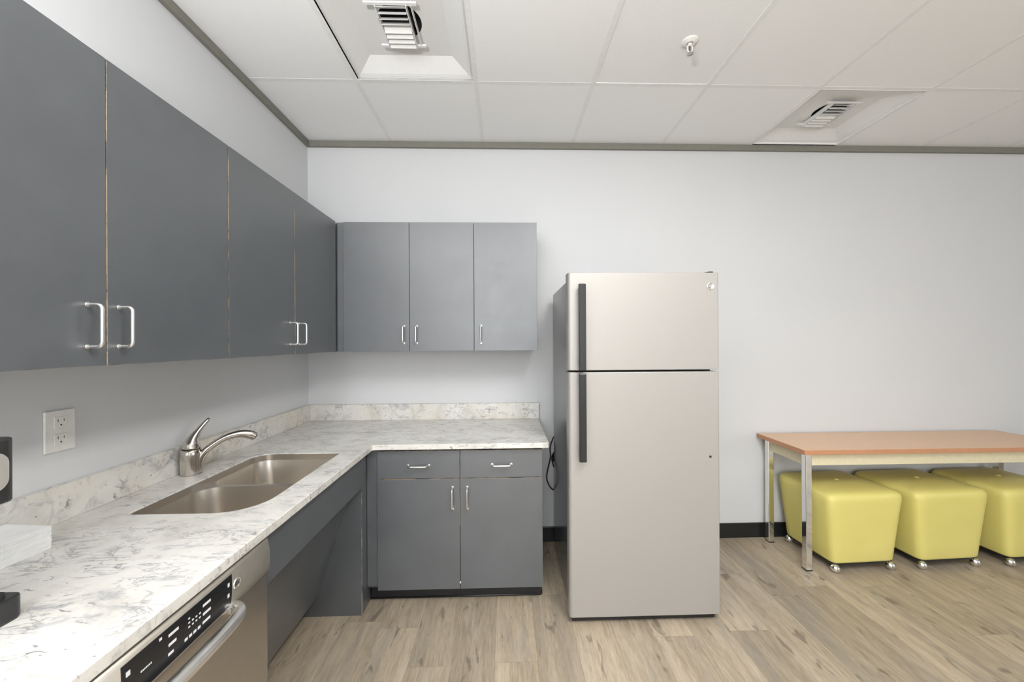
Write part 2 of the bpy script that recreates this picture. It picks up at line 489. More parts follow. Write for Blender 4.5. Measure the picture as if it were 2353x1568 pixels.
# ================================================================== handles
def wire_handle(name, parent, p, axis, out, L=0.100, stand=0.034, r=0.0042, skew=0.0):
    """U shaped pull; p = middle on the face, axis = long direction, out = away from the face"""
    p = Vector(p); a = Vector(axis); o = Vector(out)
    pts = []
    c = 0.012
    h = L / 2
    def arc(cx, sgn):
        res = []
        for i in range(7):
            t = i / 6 * PI / 2
            res.append((cx, sgn, t))
        return res
    start = p - a * (h + skew)
    pts += [start, start + o * (stand - c) * 0.5]
    for i in range(7):
        t = i / 6 * PI / 2
        pts.append(p - a * (h - c + c * math.cos(t)) + o * (stand - c + c * math.sin(t)))
    for i in range(7):
        t = PI / 2 - i / 6 * PI / 2
        pts.append(p + a * (h - c + c * math.cos(t)) + o * (stand - c + c * math.sin(t)))
    end = p + a * (h + skew)
    pts += [end + o * (stand - c) * 0.5, end]
    bm = bmesh.new()
    bm_tube(bm, pts, r, 12)
    for q in (start, end): bm_tube(bm, [q, q + o * 0.0015], r * 1.5, 12)
    return obj(name, bm, HANDLE, parent)

def slab(name, lo, hi, parent, axis, edge=True):
    """laminate slab whose rim (faces not along axis) shows worn board edge"""
    bm = bmesh.new(); bm_box(bm, lo, hi, 0.0007, 1)
    bm.normal_update()
    for f in bm.faces:
        n = f.normal
        comp = abs(n['xyz'.index(axis)])
        f.material_index = 0 if comp > 0.9 or not edge else 1
    return obj(name, bm, [LAM, EDGE], parent)

# ================================================================== WALL CABINETS
ZT, ZB = 2.0616, 1.3026
XC, YU = -0.9847, -0.3295
DT = 0.019
def left_wall_cab(label, y0, y1, seam, carc_y1, hy):
    t = thing('wall_cabinet', label, 'cabinet', (XL, (y0 + y1) / 2, ZB), 'grey wall cabinets along the left wall')
    box('body', (XL + 0.001, y0 + 0.0005, ZB), (XC - DT - 0.002, carc_y1, ZT), LAM, t)
    for (a, b) in ((y0 + 0.0012, seam - 0.0012), (seam + 0.0012, y1 - 0.0012)):
        d = slab('door', (XC - DT, a, ZB - 0.001), (XC, b, ZT + 0.0), t, 'x')
        hyy = hy[0] if a < seam else hy[1]
        wire_handle('handle', d, (XC, hyy, 1.398), (0, 0, 1), (1, 0, 0))
    return t
left_wall_cab('dark grey two-door wall cabinet on the left wall, nearest the camera, above the outlet', -2.04, -1.2004, -1.6185, -1.2008, (-1.662, -1.588))
left_wall_cab('dark grey two-door wall cabinet on the left wall, in the corner above the faucet', -1.1998, -0.3335, -0.7685, -0.0015, (-0.808, -0.731))
# back wall
t = thing('wall_cabinet', 'grey two-door wall cabinet on the back wall, beside the corner', 'cabinet', (-0.58, 0, ZB), 'grey wall cabinets on the back wall')
box('body', (XC - 0.010, YU + DT + 0.002, ZB), (-0.1822, -0.001, ZT), LAM, t)
slab('filler_strip', (XC + 0.0015, YU + DT * 0.6, ZB), (-0.9440, YU + DT + 0.0015, ZT), t, 'y', False)
for a, b, hx in ((-0.9425, -0.5614, -0.592), (-0.5590, -0.1829, -0.517)):
    d = slab('door', (a, YU, ZB), (b, YU + DT, ZT), t, 'y', False)
    wire_handle('handle', d, (hx, YU, 1.400), (0, 0, 1), (0, -1, 0))
t = thing('wall_cabinet', 'grey single-door wall cabinet on the back wall, next to the refrigerator', 'cabinet', (0.0, 0, ZB), 'grey wall cabinets on the back wall')
box('body', (-0.1810, YU + DT + 0.002, ZB), (0.1905, -0.001, ZT), LAM, t)
d = slab('door', (-0.1805, YU, ZB), (0.1915, YU + DT, ZT), t, 'y', False)
wire_handle('handle', d, (-0.141, YU, 1.400), (0, 0, 1), (0, -1, 0))

# ================================================================== COUNTERTOP
ZC, ZCB = 0.8374, 0.8104
CX, CY, CXR = -0.670, -0.6449, 0.2231
CYN = -2.105
ct = thing('countertop', 'white and grey marble-look countertop running around the corner, with sink opening', 'countertop', (XL, 0, ZCB))
outer = [(XL + 0.001, -0.001), (XL + 0.001, CYN), (CX, CYN), (CX, CY - 0.012), (CX + 0.003, CY - 0.003), (CX + 0.012, CY), (CXR - 0.012, CY), (CXR - 0.003, CY + 0.003), (CXR, CY + 0.012), (CXR, -0.001)]
hole = rrect(-1.150, -1.400, -0.776, -0.769, (0.022, 0.120, 0.014, 0.075), 10)
bm = bmesh.new()
def loop(bm, pts, z):
    vs_ = [bm.verts.new((x, y, z)) for x, y in pts]
    for i in range(len(vs_)): bm.edges.new((vs_[i], vs_[(i + 1) % len(vs_)]))
    return vs_
loop(bm, outer, ZC); loop(bm, hole, ZC)
bmesh.ops.triangle_fill(bm, use_beauty=True, use_dissolve=False, edges=list(bm.edges))
top = list(bm.faces)
for f in top:
    if f.normal.z < 0: f.normal_flip()
r = bmesh.ops.extrude_face_region(bm, geom=top)
vv = [e for e in r['geom'] if isinstance(e, bmesh.types.BMVert)]
bmesh.ops.translate(bm, verts=vv, vec=(0, 0, ZCB - ZC))
bmesh.ops.recalc_face_normals(bm, faces=bm.faces)
slab_o = obj('slab', bm, MARBLE, ct, bevel=0.0025)
ZSP = 0.9432
box('backsplash', (XL + 0.001, CYN, ZC), (XL + 0.024, -0.025, ZSP), MARBLE2, ct, 0.0015, 1)
box('backsplash', (XL + 0.001, -0.024, ZC), (0.2275, -0.001, ZSP), MARBLE2, ct, 0.0015, 1)

# ================================================================== SINK
sk = thing('double_sink', 'stainless steel undermount double-bowl sink in the marble countertop', 'sink', (-0.963, -1.085, ZCB))
ZR = ZC - 0.030            # level of the ledge between the bowls
bowl_a = (-1.1484, -1.3984, -0.7776, -1.101, (0.021, 0.119, 0.060, 0.085))
bowl_b = (-1.1484, -1.084, -0.7776, -0.7706, (0.060, 0.060, 0.013, 0.074))
bm = bmesh.new()
o1_ = rrect(-1.1490, -1.3990, -0.7770, -0.7700, (0.021, 0.119, 0.013, 0.074), 10)
up = [bm.verts.new((x, y, ZC - 0.004)) for x, y in o1_]; dn = [bm.verts.new((x, y, ZR)) for x, y in o1_]
nn = len(up)
for k in range(nn):
    f = bm.faces.new((up[k], dn[k], dn[(k + 1) % nn], up[(k + 1) % nn])); f.smooth = True
pv = [bm.verts.new((x, y, ZR + 0.0002)) for x, y in o1_]
es = [bm.edges.new((pv[k], pv[(k + 1) % nn])) for k in range(nn)]
for bb in (bowl_a, bowl_b):
    lp = [bm.verts.new((x, y, ZR + 0.0002)) for x, y in rrect(*bb, 10)]
    es += [bm.edges.new((lp[k], lp[(k + 1) % len(lp)])) for k in range(len(lp))]
bmesh.ops.triangle_fill(bm, use_beauty=True, use_dissolve=False, edges=es)
obj('rim', bm, SINK, sk)
def bowl(x0, y0, x1, y1, rads, ztop, depth):
    bm = bmesh.new()
    rings = []
    def ring(inset, z, extra=0.0):
        p = rrect(x0 + inset, y0 + inset, x1 - inset, y1 - inset, [max(0.012, q + extra) for q in rads], 10)
        return [bm.verts.new((a, b, z)) for a, b in p]
    rings.append(ring(0.0, ztop)); rings.append(ring(0.0004, ztop - 0.004))
    rings.append(ring(0.016, ztop - depth + 0.035))
    for i in range(1, 6):
        a = i / 5 * PI / 2
        rings.append(ring(0.016 + 0.032 * (1 - math.cos(a)), ztop - depth + 0.035 - 0.032 * math.sin(a), -0.02 * i / 5))
    for A, B in zip(rings[:-1], rings[1:]):
        for k in range(len(A)):
            f = bm.faces.new((A[k], A[(k + 1) % len(A)], B[(k + 1) % len(A)], B[k])); f.smooth = True
    bm.faces.new(rings[-1])
    o = obj('bowl', bm, SINK, sk)
    cx, cy = (x0 + x1) / 2, (y0 + y1) / 2
    bm = bmesh.new()
    bm_lathe(bm, [(0.0, 0.001), (0.028, 0.001), (0.034, 0.004), (0.044, 0.003), (0.046, 0.0)], 32, Matrix.Translation((cx, cy, ztop - depth + 0.0035)))
    obj('drain', bm, CHROME, o)
bowl(*bowl_a, ZR, 0.175)
bowl(*bowl_b, ZR, 0.155)

# ================================================================== FAUCET
fc = thing('faucet', 'brushed nickel single-lever kitchen faucet standing behind the sink', 'faucet', (-1.243, -1.045, ZC))
bm = bmesh.new()
bx, by = -1.243, -1.045
bm_lathe(bm, [(0.0, 0.0), (0.0320, 0.0), (0.0325, 0.003), (0.0320, 0.010), (0.0330, 0.045), (0.0345, 0.080), (0.0335, 0.096), (0.030, 0.101), (0.0, 0.101)], 36, Matrix.Translation((bx, by, ZC)))
obj('base', bm, NICKEL, fc)
bm = bmesh.new()
d = Vector((0.84, 0.54, 0)).normalized()
B0 = Vector((bx, by, ZC))
def sp(s, z): return B0 + d * s + Vector((0, 0, z))
pts = catmull([sp(0.012, 0.006), sp(0.022, 0.045), sp(0.046, 0.084), (sp(0.080, 0.113)), sp(0.120, 0.133), sp(0.160, 0.138), sp(0.192, 0.130), sp(0.210, 0.119)], 6)
rad = lerp_list([0.030, 0.0225, 0.0160, 0.0150, 0.0155, 0.0185, 0.0215, 0.0200], 6)
bm_tube(bm, pts, rad, 20, flat=(1.0, 0.80))
sp_o = obj('spout', bm, NICKEL, fc)
bm = bmesh.new()
e = pts[-1]; dirn = (pts[-1] - pts[-2]).normalized()
bm_tube(bm, [e - dirn * 0.002, e + dirn * 0.003], 0.0115, 16)
obj('spray_tip', bm, DARKSLOT, sp_o)
bm = bmesh.new()
d2 = Vector((0.45, 0.80, 0)).normalized()
def lv(s, z): return B0 + d2 * s + Vector((0, 0, z))
pts = catmull([lv(0.0, 0.104), lv(0.002, 0.122), lv(0.010, 0.143), lv(0.026, 0.168), lv(0.044, 0.190), lv(0.060, 0.207)], 6)
rad = lerp_list([0.0320, 0.0270, 0.0175, 0.0100, 0.0080, 0.0065], 6)
bm_tube(bm, pts, rad, 20)
bm_lathe(bm, [(0.0, 0.006), (0.0045, 0.0045), (0.0062, 0.0)], 16, Matrix.Translation(pts[-1]))
obj('lever', bm, NICKEL, fc)
bm = bmesh.new(); bm_lathe(bm, [(0.0, 0.1005), (0.0290, 0.1005), (0.0290, 0.1050), (0.0, 0.1050)], 32, Matrix.Translation(B0))
obj('seal_ring', bm, DARKSLOT, fc)

# ================================================================== BASE CABINET (back wall)
YF = -0.6149
bc = thing('base_cabinet', 'dark grey base cabinet with two drawers and two doors under the back counter', 'cabinet', (-0.23, 0, 0))
box('body', (-0.7135, YF + DT + 0.003, 0.088), (0.1880, -0.002, ZCB - 0.0006), LAM, bc, 0.0006, 1)
slab('filler_strip', (-0.7130, YF + DT * 0.55, 0.1030), (-0.6575, YF + DT + 0.0025, ZCB - 0.001), bc, 'y', False)
bm = bmesh.new()
bm_box(bm, (-0.7135, -0.545, 0.0), (0.183, -0.02, 0.0875))
bm_box(bm, (-0.7135, -0.552, 0.0), (0.188, -0.544, 0.085), 0.002)
bm_tube(bm, [(-0.7135, -0.550, 0.006), (0.180, -0.550, 0.006), (0.1865, -0.545, 0.006), (0.189, -0.53, 0.006), (0.189, -0.03, 0.006)], 0.0062, 10)
bm_box(bm, (0.182, -0.55, 0.0), (0.1895, -0.02, 0.085), 0.002)
obj('toe_kick', bm, RUBBER, bc)
seam = -0.2355
for k, (a, b) in enumerate(((-0.6560, seam - 0.0014), (seam + 0.0014, 0.1895))):
    dr = slab('drawer', (a, YF, 0.6545), (b, YF + DT, 0.7965), bc, 'y')
    hx, hz = ((-0.447, 0.722), (-0.020, 0.722))[k]
    wire_handle('handle', dr, (hx, YF, hz), (1, 0, 0), (0, -1, 0), 0.092 if k == 0 else 0.098, 0.030, 0.0044, 0.007 if k == 0 else 0)
    dd = slab('door', (a, YF, 0.0840), (b, YF + DT, 0.6515), bc, 'y')
    wire_handle('handle', dd, (-0.2735 if k == 0 else -0.1975, YF, 0.5515), (0, 0, 1), (0, -1, 0), 0.104, 0.030, 0.0042, 0.004)
box('bumper', (seam - 0.003, YF - 0.0015, 0.112), (seam + 0.003, YF + 0.004, 0.122), KICKHI, bc, 0.001)

# ================================================================== SINK FRONT: apron, end panel, slanted knee panel
sc_ = thing('sink_cabinet', 'open dark grey cabinet below the sink with apron and slanted knee panel', 'cabinet', (-1.0, -1.06, 0))
AX = -0.700
slab('apron', (AX - 0.019, -1.4575, 0.6460), (AX, -0.6735, ZCB - 0.0006), sc_, 'x')
bm = bmesh.new()
bm_box(bm, (XL + 0.002, -0.6730, 0.0), (-0.7150, -0.5550, ZCB - 0.0006), 0.0006, 1)
for f in bm.faces:
    f.material_index = 0
ep = obj('end_panel', bm, [LAM, EDGE], sc_)
box('edge_band', (-0.7162, -0.6742, 0.0), (-0.7138, -0.6725, 0.6455), EDGE, ep)
bm = bmesh.new()
K = [(-0.912 - 0.012, 0.112), (-0.775, 0.600), (-0.790, 0.612), (-0.945, 0.112)]
a = [bm.verts.new((x, -1.4570, z)) for x, z in K]; b = [bm.verts.new((x, -0.6738, z)) for x, z in K]
bm.faces.new(a); bm.faces.new(list(reversed(b)))
for i in range(4): bm.faces.new((a[i], b[i], b[(i + 1) % 4], a[(i + 1) % 4]))
bmesh.ops.recalc_face_normals(bm, faces=bm.faces)
obj('knee_panel', bm, LAM, sc_)
slab('side_panel', (XL + 0.002, -1.4590, 0.0), (-0.7300, -1.4400 - 0.001, ZCB - 0.0006), sc_, 'y', False)
struct(box('baseboard_left', (XL, -1.4385, 0.0), (XL + 0.010, -0.6735, 0.0995), RUBBER, bevel=0.002))

# ================================================================== DISHWASHER
DY0, DY1 = -2.061, -1.464
DXF = -0.690
dw = thing('dishwasher', 'stainless steel dishwasher with black control strip under the left counter', 'dishwasher', (-1.0, (DY0 + DY1) / 2, 0))
box('body', (-1.290, DY0 + 0.004, 0.100), (DXF - 0.030, DY1 - 0.004, 0.806), BLACKP, dw, 0.002)
# control fascia with a gently bowed right edge
bm = bmesh.new()
prof = []
for i in range(9):
    t_ = i / 8
    z = 0.698 + (0.797 - 0.698) * t_
    prof.append((0.004 + 0.010 * math.sin(t_ * PI * 0.5 + 0.0) * (1 - t_ * 0.75), z))
front = []; 
for sgn, y in ((0, DY0 + 0.002), (1, DY1 - 0.001)):
    row_f = []; row_b = []
    for i, (bulge, z) in enumerate(prof):
        yy = y + (-1 if sgn else 1) * (0.012 * (i / 8) ** 2.2)
        row_f.append(bm.verts.new((DXF + bulge, yy, z))); row_b.append(bm.verts.new((DXF - 0.03, yy, z)))
    front.append((row_f, row_b))
(f0, b0), (f1, b1) = front
for i in range(8):
    f = bm.faces.new((f0[i], f1[i], f1[i + 1], f0[i + 1])); f.smooth = True
    bm.faces.new((b0[i], b0[i + 1], b1[i + 1], b1[i]))
    bm.faces.new((f0[i], f0[i + 1], b0[i + 1], b0[i])); bm.faces.new((f1[i], b1[i], b1[i + 1], f1[i + 1]))
bm.faces.new((f0[0], b0[0], b1[0], f1[0])); bm.faces.new((f0[8], f1[8], b1[8], b0[8]))
bmesh.ops.recalc_face_normals(bm, faces=bm.faces)
fas = obj('control_fascia', bm, DWPAN, dw)
def fx(z):
    t_ = (z - 0.698) / 0.099
    return DXF + 0.004 + 0.010 * math.sin(t_ * PI * 0.5) * (1 - t_ * 0.75)
def strip(name, y0, y1, z0, z1, off, mat, parent, n=6):
    bm = bmesh.new(); rows = []
    for i in range(n + 1):
        z = z0 + (z1 - z0) * i / n
        rows.append([bm.verts.new((fx(z) + off, y0, z)), bm.verts.new((fx(z) + off, y1, z)),
                     bm.verts.new((fx(z) - 0.002, y1, z)), bm.verts.new((fx(z) - 0.002, y0, z))])
    for A, B in zip(rows[:-1], rows[1:]):
        for k in range(4): bm.faces.new((A[k], A[(k + 1) % 4], B[(k + 1) % 4], B[k]))
    bm.faces.new(rows[0]); bm.faces.new(rows[-1])
    bmesh.ops.recalc_face_normals(bm, faces=bm.faces)
    return obj(name, bm, mat, parent)
YCN = (DY0 + DY1) / 2 + 0.003
cp = strip('control_panel', YCN - 0.137, YCN + 0.137, 0.703, 0.781, 0.0012, DWBLK, fas)
# the marks on the control strip
bm = bmesh.new()
def mark(y0, y1, z0, z1):
    o_ = wloc(fas)
    bm_box(bm, (fx((z0 + z1) / 2) + 0.0008 - o_.x, y0 - o_.y, z0 - o_.z), (fx((z0 + z1) / 2) + 0.0019 - o_.x, y1 - o_.y, z1 - o_.z))
yl = YCN - 0.137
def Y_(f): return yl + 0.274 * f
for z in (0.757, 0.731):
    mark(Y_(0.945), Y_(0.965), z, z + 0.009); mark(Y_(0.028), Y_(0.055), z, z + 0.009)
for i, z in enumerate((0.762, 0.743, 0.724)):
    mark(Y_(0.665), Y_(0.745), z, z + 0.0055)
    mark(Y_(0.345), Y_(0.345 + 0.085 - 0.02 * i), z, z + 0.0055)
mark(Y_(0.27), Y_(0.29), 0.770, 0.775)
for i in range(4): mark(Y_(0.49 + i * 0.042), Y_(0.49 + i * 0.042 + 0.026), 0.722, 0.728)
for i in range(9): mark(Y_(0.52 + 0.035 * (i % 4)) , Y_(0.52 + 0.035 * (i % 4)) + 0.004, 0.745 + 0.009 * (i // 4), 0.748 + 0.009 * (i // 4))
for k in range(7): mark(Y_(0.13 + k * 0.012), Y_(0.13 + k * 0.012 + 0.007), 0.742 , 0.745 )
for f in bm.faces: f.material_index = 1
bm.from_mesh(cp.data); bm.normal_update(); bm.to_mesh(cp.data); bm.free()
cp.data.materials.append(PRINT)
# round badge
bm = bmesh.new()
RX = Matrix.Translation((fx(0.748) + 0.0002, DY1 - 0.140, 0.748)) @ Matrix.Rotation(PI / 2, 4, 'Y')
bm_lathe(bm, [(0.0, 0.0012), (0.0095, 0.0012), (0.0105, 0.0026), (0.0125, 0.0026), (0.0135, 0.0)], 32, RX)
badge = obj('badge', bm, HANDLE, fas)

def text_mesh(s, size, mat4, name, mat, parent, extrude=0.0004):
    cu = bpy.data.curves.new('t', 'FONT'); cu.body = s; cu.size = size; cu.extrude = extrude
    cu.align_x = 'CENTER'; cu.align_y = 'CENTER'; cu.shear = 0.25
    o = bpy.data.objects.new('t', cu); COL.objects.link(o)
    dg = bpy.context.evaluated_depsgraph_get()
    me = bpy.data.meshes.new_from_object(o.evaluated_get(dg))
    bpy.data.objects.remove(o); bpy.data.curves.remove(cu)
    me.transform(mat4)
    bm = bmesh.new(); bm.from_mesh(me); bpy.data.meshes.remove(me)
    return obj(name, bm, mat, parent)
ROTX = Matrix(((0, 0, 1, 0), (1, 0, 0, 0), (0, 1, 0, 0), (0, 0, 0, 1)))     # text facing +X
text_mesh('GE', 0.012, Matrix.Translation((fx(0.748) + 0.0016, DY1 - 0.140, 0.748)) @ ROTX, 'monogram', DARKSLOT, badge)
box('door', (DXF - 0.030, DY0 + 0.002, 0.118), (DXF, DY1 - 0.001, 0.6965), DWST, dw, 0.003)
# bowed bar handle
bm = bmesh.new()
hz = 0.680
pts = [(DXF - 0.001, YCN - 0.150, hz + 0.010), (DXF + 0.012, YCN - 0.149, hz + 0.009), (DXF + 0.025, YCN - 0.138, hz + 0.004), (DXF + 0.031, YCN - 0.10, hz), (DXF + 0.033, YCN, hz - 0.001),
       (DXF + 0.031, YCN + 0.10, hz), (DXF + 0.025, YCN + 0.138, hz + 0.004), (DXF + 0.012, YCN + 0.149, hz + 0.009), (DXF - 0.001, YCN + 0.150, hz + 0.010)]
bm_tube(bm, catmull(pts, 5), 0.0155, 18)
obj('handle', bm, HANDLE, dw)
box('kick_plate', (-1.25, DY0 + 0.01, 0.0), (-0.76, DY1 - 0.01, 0.114), BLACKP, dw)
ec = thing('support_panel', 'dark grey end panel holding the countertop beyond the dishwasher', 'panel', (-1.0, -2.08, 0))
slab('panel', (XL + 0.002, -2.085, 0.0), (-0.690, -2.066, ZCB - 0.0006), ec, 'y')

# ================================================================== REFRIGERATOR
FX0, FX1, FY = 0.3005, 1.0316, -0.7792
FZ0, FZT, FS = 0.037, 1.6841, 1.2115
fr = thing('refrigerator', 'silver top-freezer refrigerator with black bar handles standing against the back wall', 'refrigerator', ((FX0 + FX1) / 2, -0.4, 0))
box('body', (FX0 + 0.016, -0.700, 0.012), (FX1 - 0.012, -0.095, 1.662), FRSIDE, fr, 0.004)
box('gasket', (FX0 + 0.010, -0.714, 0.045), (FX1 - 0.010, -0.700, 1.672), GASKET, fr)
def fridge_door(z0, z1, name):
    # front bulges slightly at the rims: rounded vertical edges
    prof = []
    W = FX1 - FX0; R = 0.017
    pts = [(FX0 + 0.0, -0.716)]
    for i in range(9):
        a = i / 8 * PI / 2
        pts.append((FX0 + R - R * math.cos(a), FY + R - R * math.sin(a)))
    for i in range(9):
        a = i / 8 * PI / 2
        pts.append((FX1 - R * 0.45 + R * 0.45 * math.sin(a), FY + R * 0.45 - R * 0.45 * math.cos(a)))
    pts.append((FX1, -0.716))
    bm = bmesh.new()
    lo = [bm.verts.new((x, y, z0)) for x, y in pts]; hi = [bm.verts.new((x, y, z1)) for x, y in pts]
    n = len(pts)
    for i in range(n):
        f = bm.faces.new((lo[i], lo[(i + 1) % n], hi[(i + 1) % n], hi[i]))
        f.smooth = False
    bm.faces.new(list(reversed(lo))); bm.faces.new(hi)
    bmesh.ops.recalc_face_normals(bm, faces=bm.faces)
    return obj(name, bm, FRIDGE, fr, bevel=0.003, smooth=False)
fd = fridge_door(FS + 0.0045, FZT, 'freezer_door')
rd = fridge_door(FZ0, FS - 0.0045, 'fridge_door')
def bar_handle(z0, z1, parent, post):
    bm = bmesh.new()
    bm_box(bm, (0.3455, FY - 0.044, z0), (0.3790, FY - 0.026, z1), 0.004)
    for z in post: bm_box(bm, (0.350, FY - 0.030, z - 0.022), (0.3745, FY + 0.001, z + 0.022), 0.004)
    return obj('handle', bm, BLACKP, parent)
bar_handle(FS + 0.006, 1.625, fd, (1.25, 1.59))
bar_handle(0.790, FS - 0.006, rd, (0.825, 1.17))
bm = bmesh.new()
RY = Matrix.Translation((0.9915, FY - 0.0002, 1.6175)) @ Matrix.Rotation(PI / 2, 4, 'X')
bm_lathe(bm, [(0.0, 0.002), (0.0125, 0.002), (0.0140, 0.0042), (0.0175, 0.0042), (0.0195, 0.0)], 36, RY)
bd = obj('badge', bm, HANDLE, fd)
ROTY = Matrix.Rotation(PI / 2, 4, 'X')
text_mesh('GE', 0.017, Matrix.Translation((0.9915, FY - 0.0026, 1.6175)) @ ROTY, 'monogram', simple('badge_mark', (0.25, 0.24, 0.22), 0.4), bd)
bm = bmesh.new()
bm_lathe(bm, [(0.0, 0.002), (0.0055, 0.0015), (0.0062, 0.0)], 20, Matrix.Translation((0.9860, FY - 0.0001, 0.7965)) @ Matrix.Rotation(PI / 2, 4, 'X'))
obj('door_lock', bm, BLACKP, rd)
bm = bmesh.new()
vs4 = [(0.955, FZT), (1.018, FZT), (1.018, FZT + 0.008), (1.0, FZT + 0.0085), (0.975, FZT + 0.004)]
a = [bm.verts.new((x, -0.755, z + 0.0005)) for x, z in vs4]; b = [bm.verts.new((x, -0.69, z + 0.0005)) for x, z in vs4]
bm.faces.new(a); bm.faces.new(list(reversed(b)))
for i in range(5): bm.faces.new((a[i], b[i], b[(i + 1) % 5], a[(i + 1) % 5]))
bmesh.ops.recalc_face_normals(bm, faces=bm.faces)
obj('hinge_cap', bm, BLACKP, fr)
box('base_grille', (FX0 + 0.016, -0.755, 0.006), (FX1 - 0.016, -0.700, 0.036), BLACKP, fr, 0.002)
for x in (FX0 + 0.06, FX1 - 0.06):
    for y in (-0.68, -0.15):
        bm = bmesh.new(); bm_lathe(bm, [(0.0, 0.0), (0.016, 0.0), (0.016, 0.014), (0.0, 0.014)], 16, Matrix.Translation((x, y, 0)))
        obj('foot', bm, BLACKP, fr)

# power cord looping out behind the refrigerator
bm = bmesh.new()
pts = [(0.352, -0.028, 0.66), (0.334, -0.028, 0.715), (0.318, -0.028, 0.700), (0.300, -0.028, 0.640), (0.302, -0.028, 0.575), (0.285, -0.028, 0.500), (0.276, -0.028, 0.440),
       (0.288, -0.028, 0.395), (0.312, -0.028, 0.362), (0.333, -0.028, 0.362), (0.360, -0.028, 0.400)]
bm_tube(bm, catmull(pts, 8), 0.0042, 10)
pts = [(0.345, -0.022, 0.62), (0.322, -0.022, 0.60), (0.312, -0.022, 0.57), (0.318, -0.022, 0.53), (0.330, -0.022, 0.505), (0.35, -0.022, 0.53)]
bm_tube(bm, catmull(pts, 6), 0.0042, 10)
bm_box(bm, (0.318, -0.032, 0.545), (0.350, -0.008, 0.600), 0.006)
tag(obj('power_cord', bm, BLACKP), 'thin dark power cord looping beside the refrigerator against the wall', 'cord')

# ================================================================== OUTLET
ol = thing('wall_outlet', 'white duplex wall outlet on the left wall above the backsplash', 'outlet', (XL, -1.430, 1.100))
box('cover_plate', (XL + 0.0003, -1.4690, 1.0400), (XL + 0.0062, -1.3910, 1.1610), WHITEP, ol, 0.0022)
for z in (1.1255, 1.0755):
    bm = bmesh.new(); bm_box(bm, (XL + 0.0055, -1.4470, z - 0.0165), (XL + 0.0078, -1.4130, z + 0.0165), 0.0015)
    rc = obj('receptacle', bm, WHITEP, ol)
    bm = bmesh.new()
    bm_box(bm, (XL + 0.0076, -1.4385, z + 0.001), (XL + 0.0080, -1.4370, z + 0.010))
    bm_box(bm, (XL + 0.0076, -1.4235, z + 0.002), (XL + 0.0080, -1.4220, z + 0.009))
    bm_box(bm, (XL + 0.0076, -1.4320, z - 0.010), (XL + 0.0080, -1.4280, z - 0.006))
    obj('slot', bm, DARKSLOT, rc)
bm = bmesh.new(); bm_lathe(bm, [(0.0, 0.001), (0.003, 0.0008), (0.0035, 0.0)], 12, Matrix.Translation((XL + 0.0062, -1.430, 1.1005)) @ Matrix.Rotation(PI / 2, 4, 'Y'))
obj('screw', bm, WHITEP, ol)

# ================================================================== NAPKINS
bm = bmesh.new()
n = 22
for i in range(n):
    z0 = ZC + 0.0003 + i * 0.0026
    dx = random.uniform(-0.0012, 0.0012); dy = random.uniform(-0.0012, 0.0012)
    bm_box(bm, (-0.065 + dx, -0.075 + dy, z0 - ZC), (0.065 + dx, 0.075 + dy, z0 - ZC + 0.0021), 0.0006, 1)
np_ = obj('paper_napkins', bm, PAPER, None, loc=(-1.222, -1.658, ZC))
np_.rotation_euler = (0, 0, -0.10)
tag(np_, 'low stack of white paper napkins on the counter behind the coffee maker', 'napkins')

# ================================================================== COFFEE MAKER
cmk_x, cmk_y = -1.030, -1.950
cf = thing('coffee_maker', 'black coffee maker with silver side badge on the counter at the left edge', 'coffee maker', (cmk_x, cmk_y, ZC))
def rbox(bm, x0, y0, x1, y1, z0, z1, rads, taper=0.0, seg=8):
    p0 = rrect(x0, y0, x1, y1, rads, seg); p1 = rrect(x0 + taper, y0 + taper, x1 - taper, y1 - taper, rads, seg)
    lo = [bm.verts.new((a, b, z0)) for a, b in p0]; hi = [bm.verts.new((a, b, z1)) for a, b in p1]
    m = len(lo)
    for i in range(m): bm.faces.new((lo[i], lo[(i + 1) % m], hi[(i + 1) % m], hi[i]))
    bm.faces.new(list(reversed(lo))); bm.faces.new(hi)
bm = bmesh.new(); rbox(bm, -1.130, -2.085, -0.922, -1.831, ZC + 0.0003, ZC + 0.044, (0.03, 0.03, 0.016, 0.02))
obj('base', bm, COFFEE, cf, bevel=0.004)
bm = bmesh.new(); rbox(bm, -1.110, -1.975, -0.935, -1.843, ZC + 0.0445, ZC + 0.050, (0.02, 0.02, 0.016, 0.02))
obj('drip_tray', bm, DARKSLOT, cf)
bm = bmesh.new(); rbox(bm, -1.125, -2.080, -0.930, -1.868, ZC + 0.044, 1.062, (0.03, 0.03, 0.03, 0.03)); 
obj('water_column', bm, COFFEE, cf, bevel=0.003)
bm = bmesh.new(); rbox(bm, -1.128, -2.083, -0.926, -1.837, 1.060, 1.180, (0.035, 0.035, 0.02, 0.03), 0.0)
rbox(bm, -1.118, -2.073, -0.936, -1.847, 1.180, 1.194, (0.03, 0.03, 0.018, 0.03), 0.004)
hd = obj('brew_head', bm, COFFEE, cf, bevel=0.004)
bm = bmesh.new(); rbox(bm, 0, 0, 0.072, 0.110, 0, 0.006, (0.022,) * 4)
bd2 = obj('side_badge', bm, SILVERP, hd, bevel=0.002)
bd2.data.transform(Matrix.Translation(wloc(hd)))
bd2.data.transform(Matrix.Rotation(PI / 2, 4, 'Y'))
bd2.data.transform(Matrix.Translation(Vector((-0.927, -1.965, 1.1575)) - wloc(hd)))
bm = bmesh.new(); bm_lathe(bm, [(0, 0.004), (0.010, 0.004), (0.014, 0.0)], 24, Matrix.Translation((-0.921, -1.885, 1.105)) @ Matrix.Rotation(PI / 2, 4, 'Y'))
obj('knob', bm, CHROME, hd)

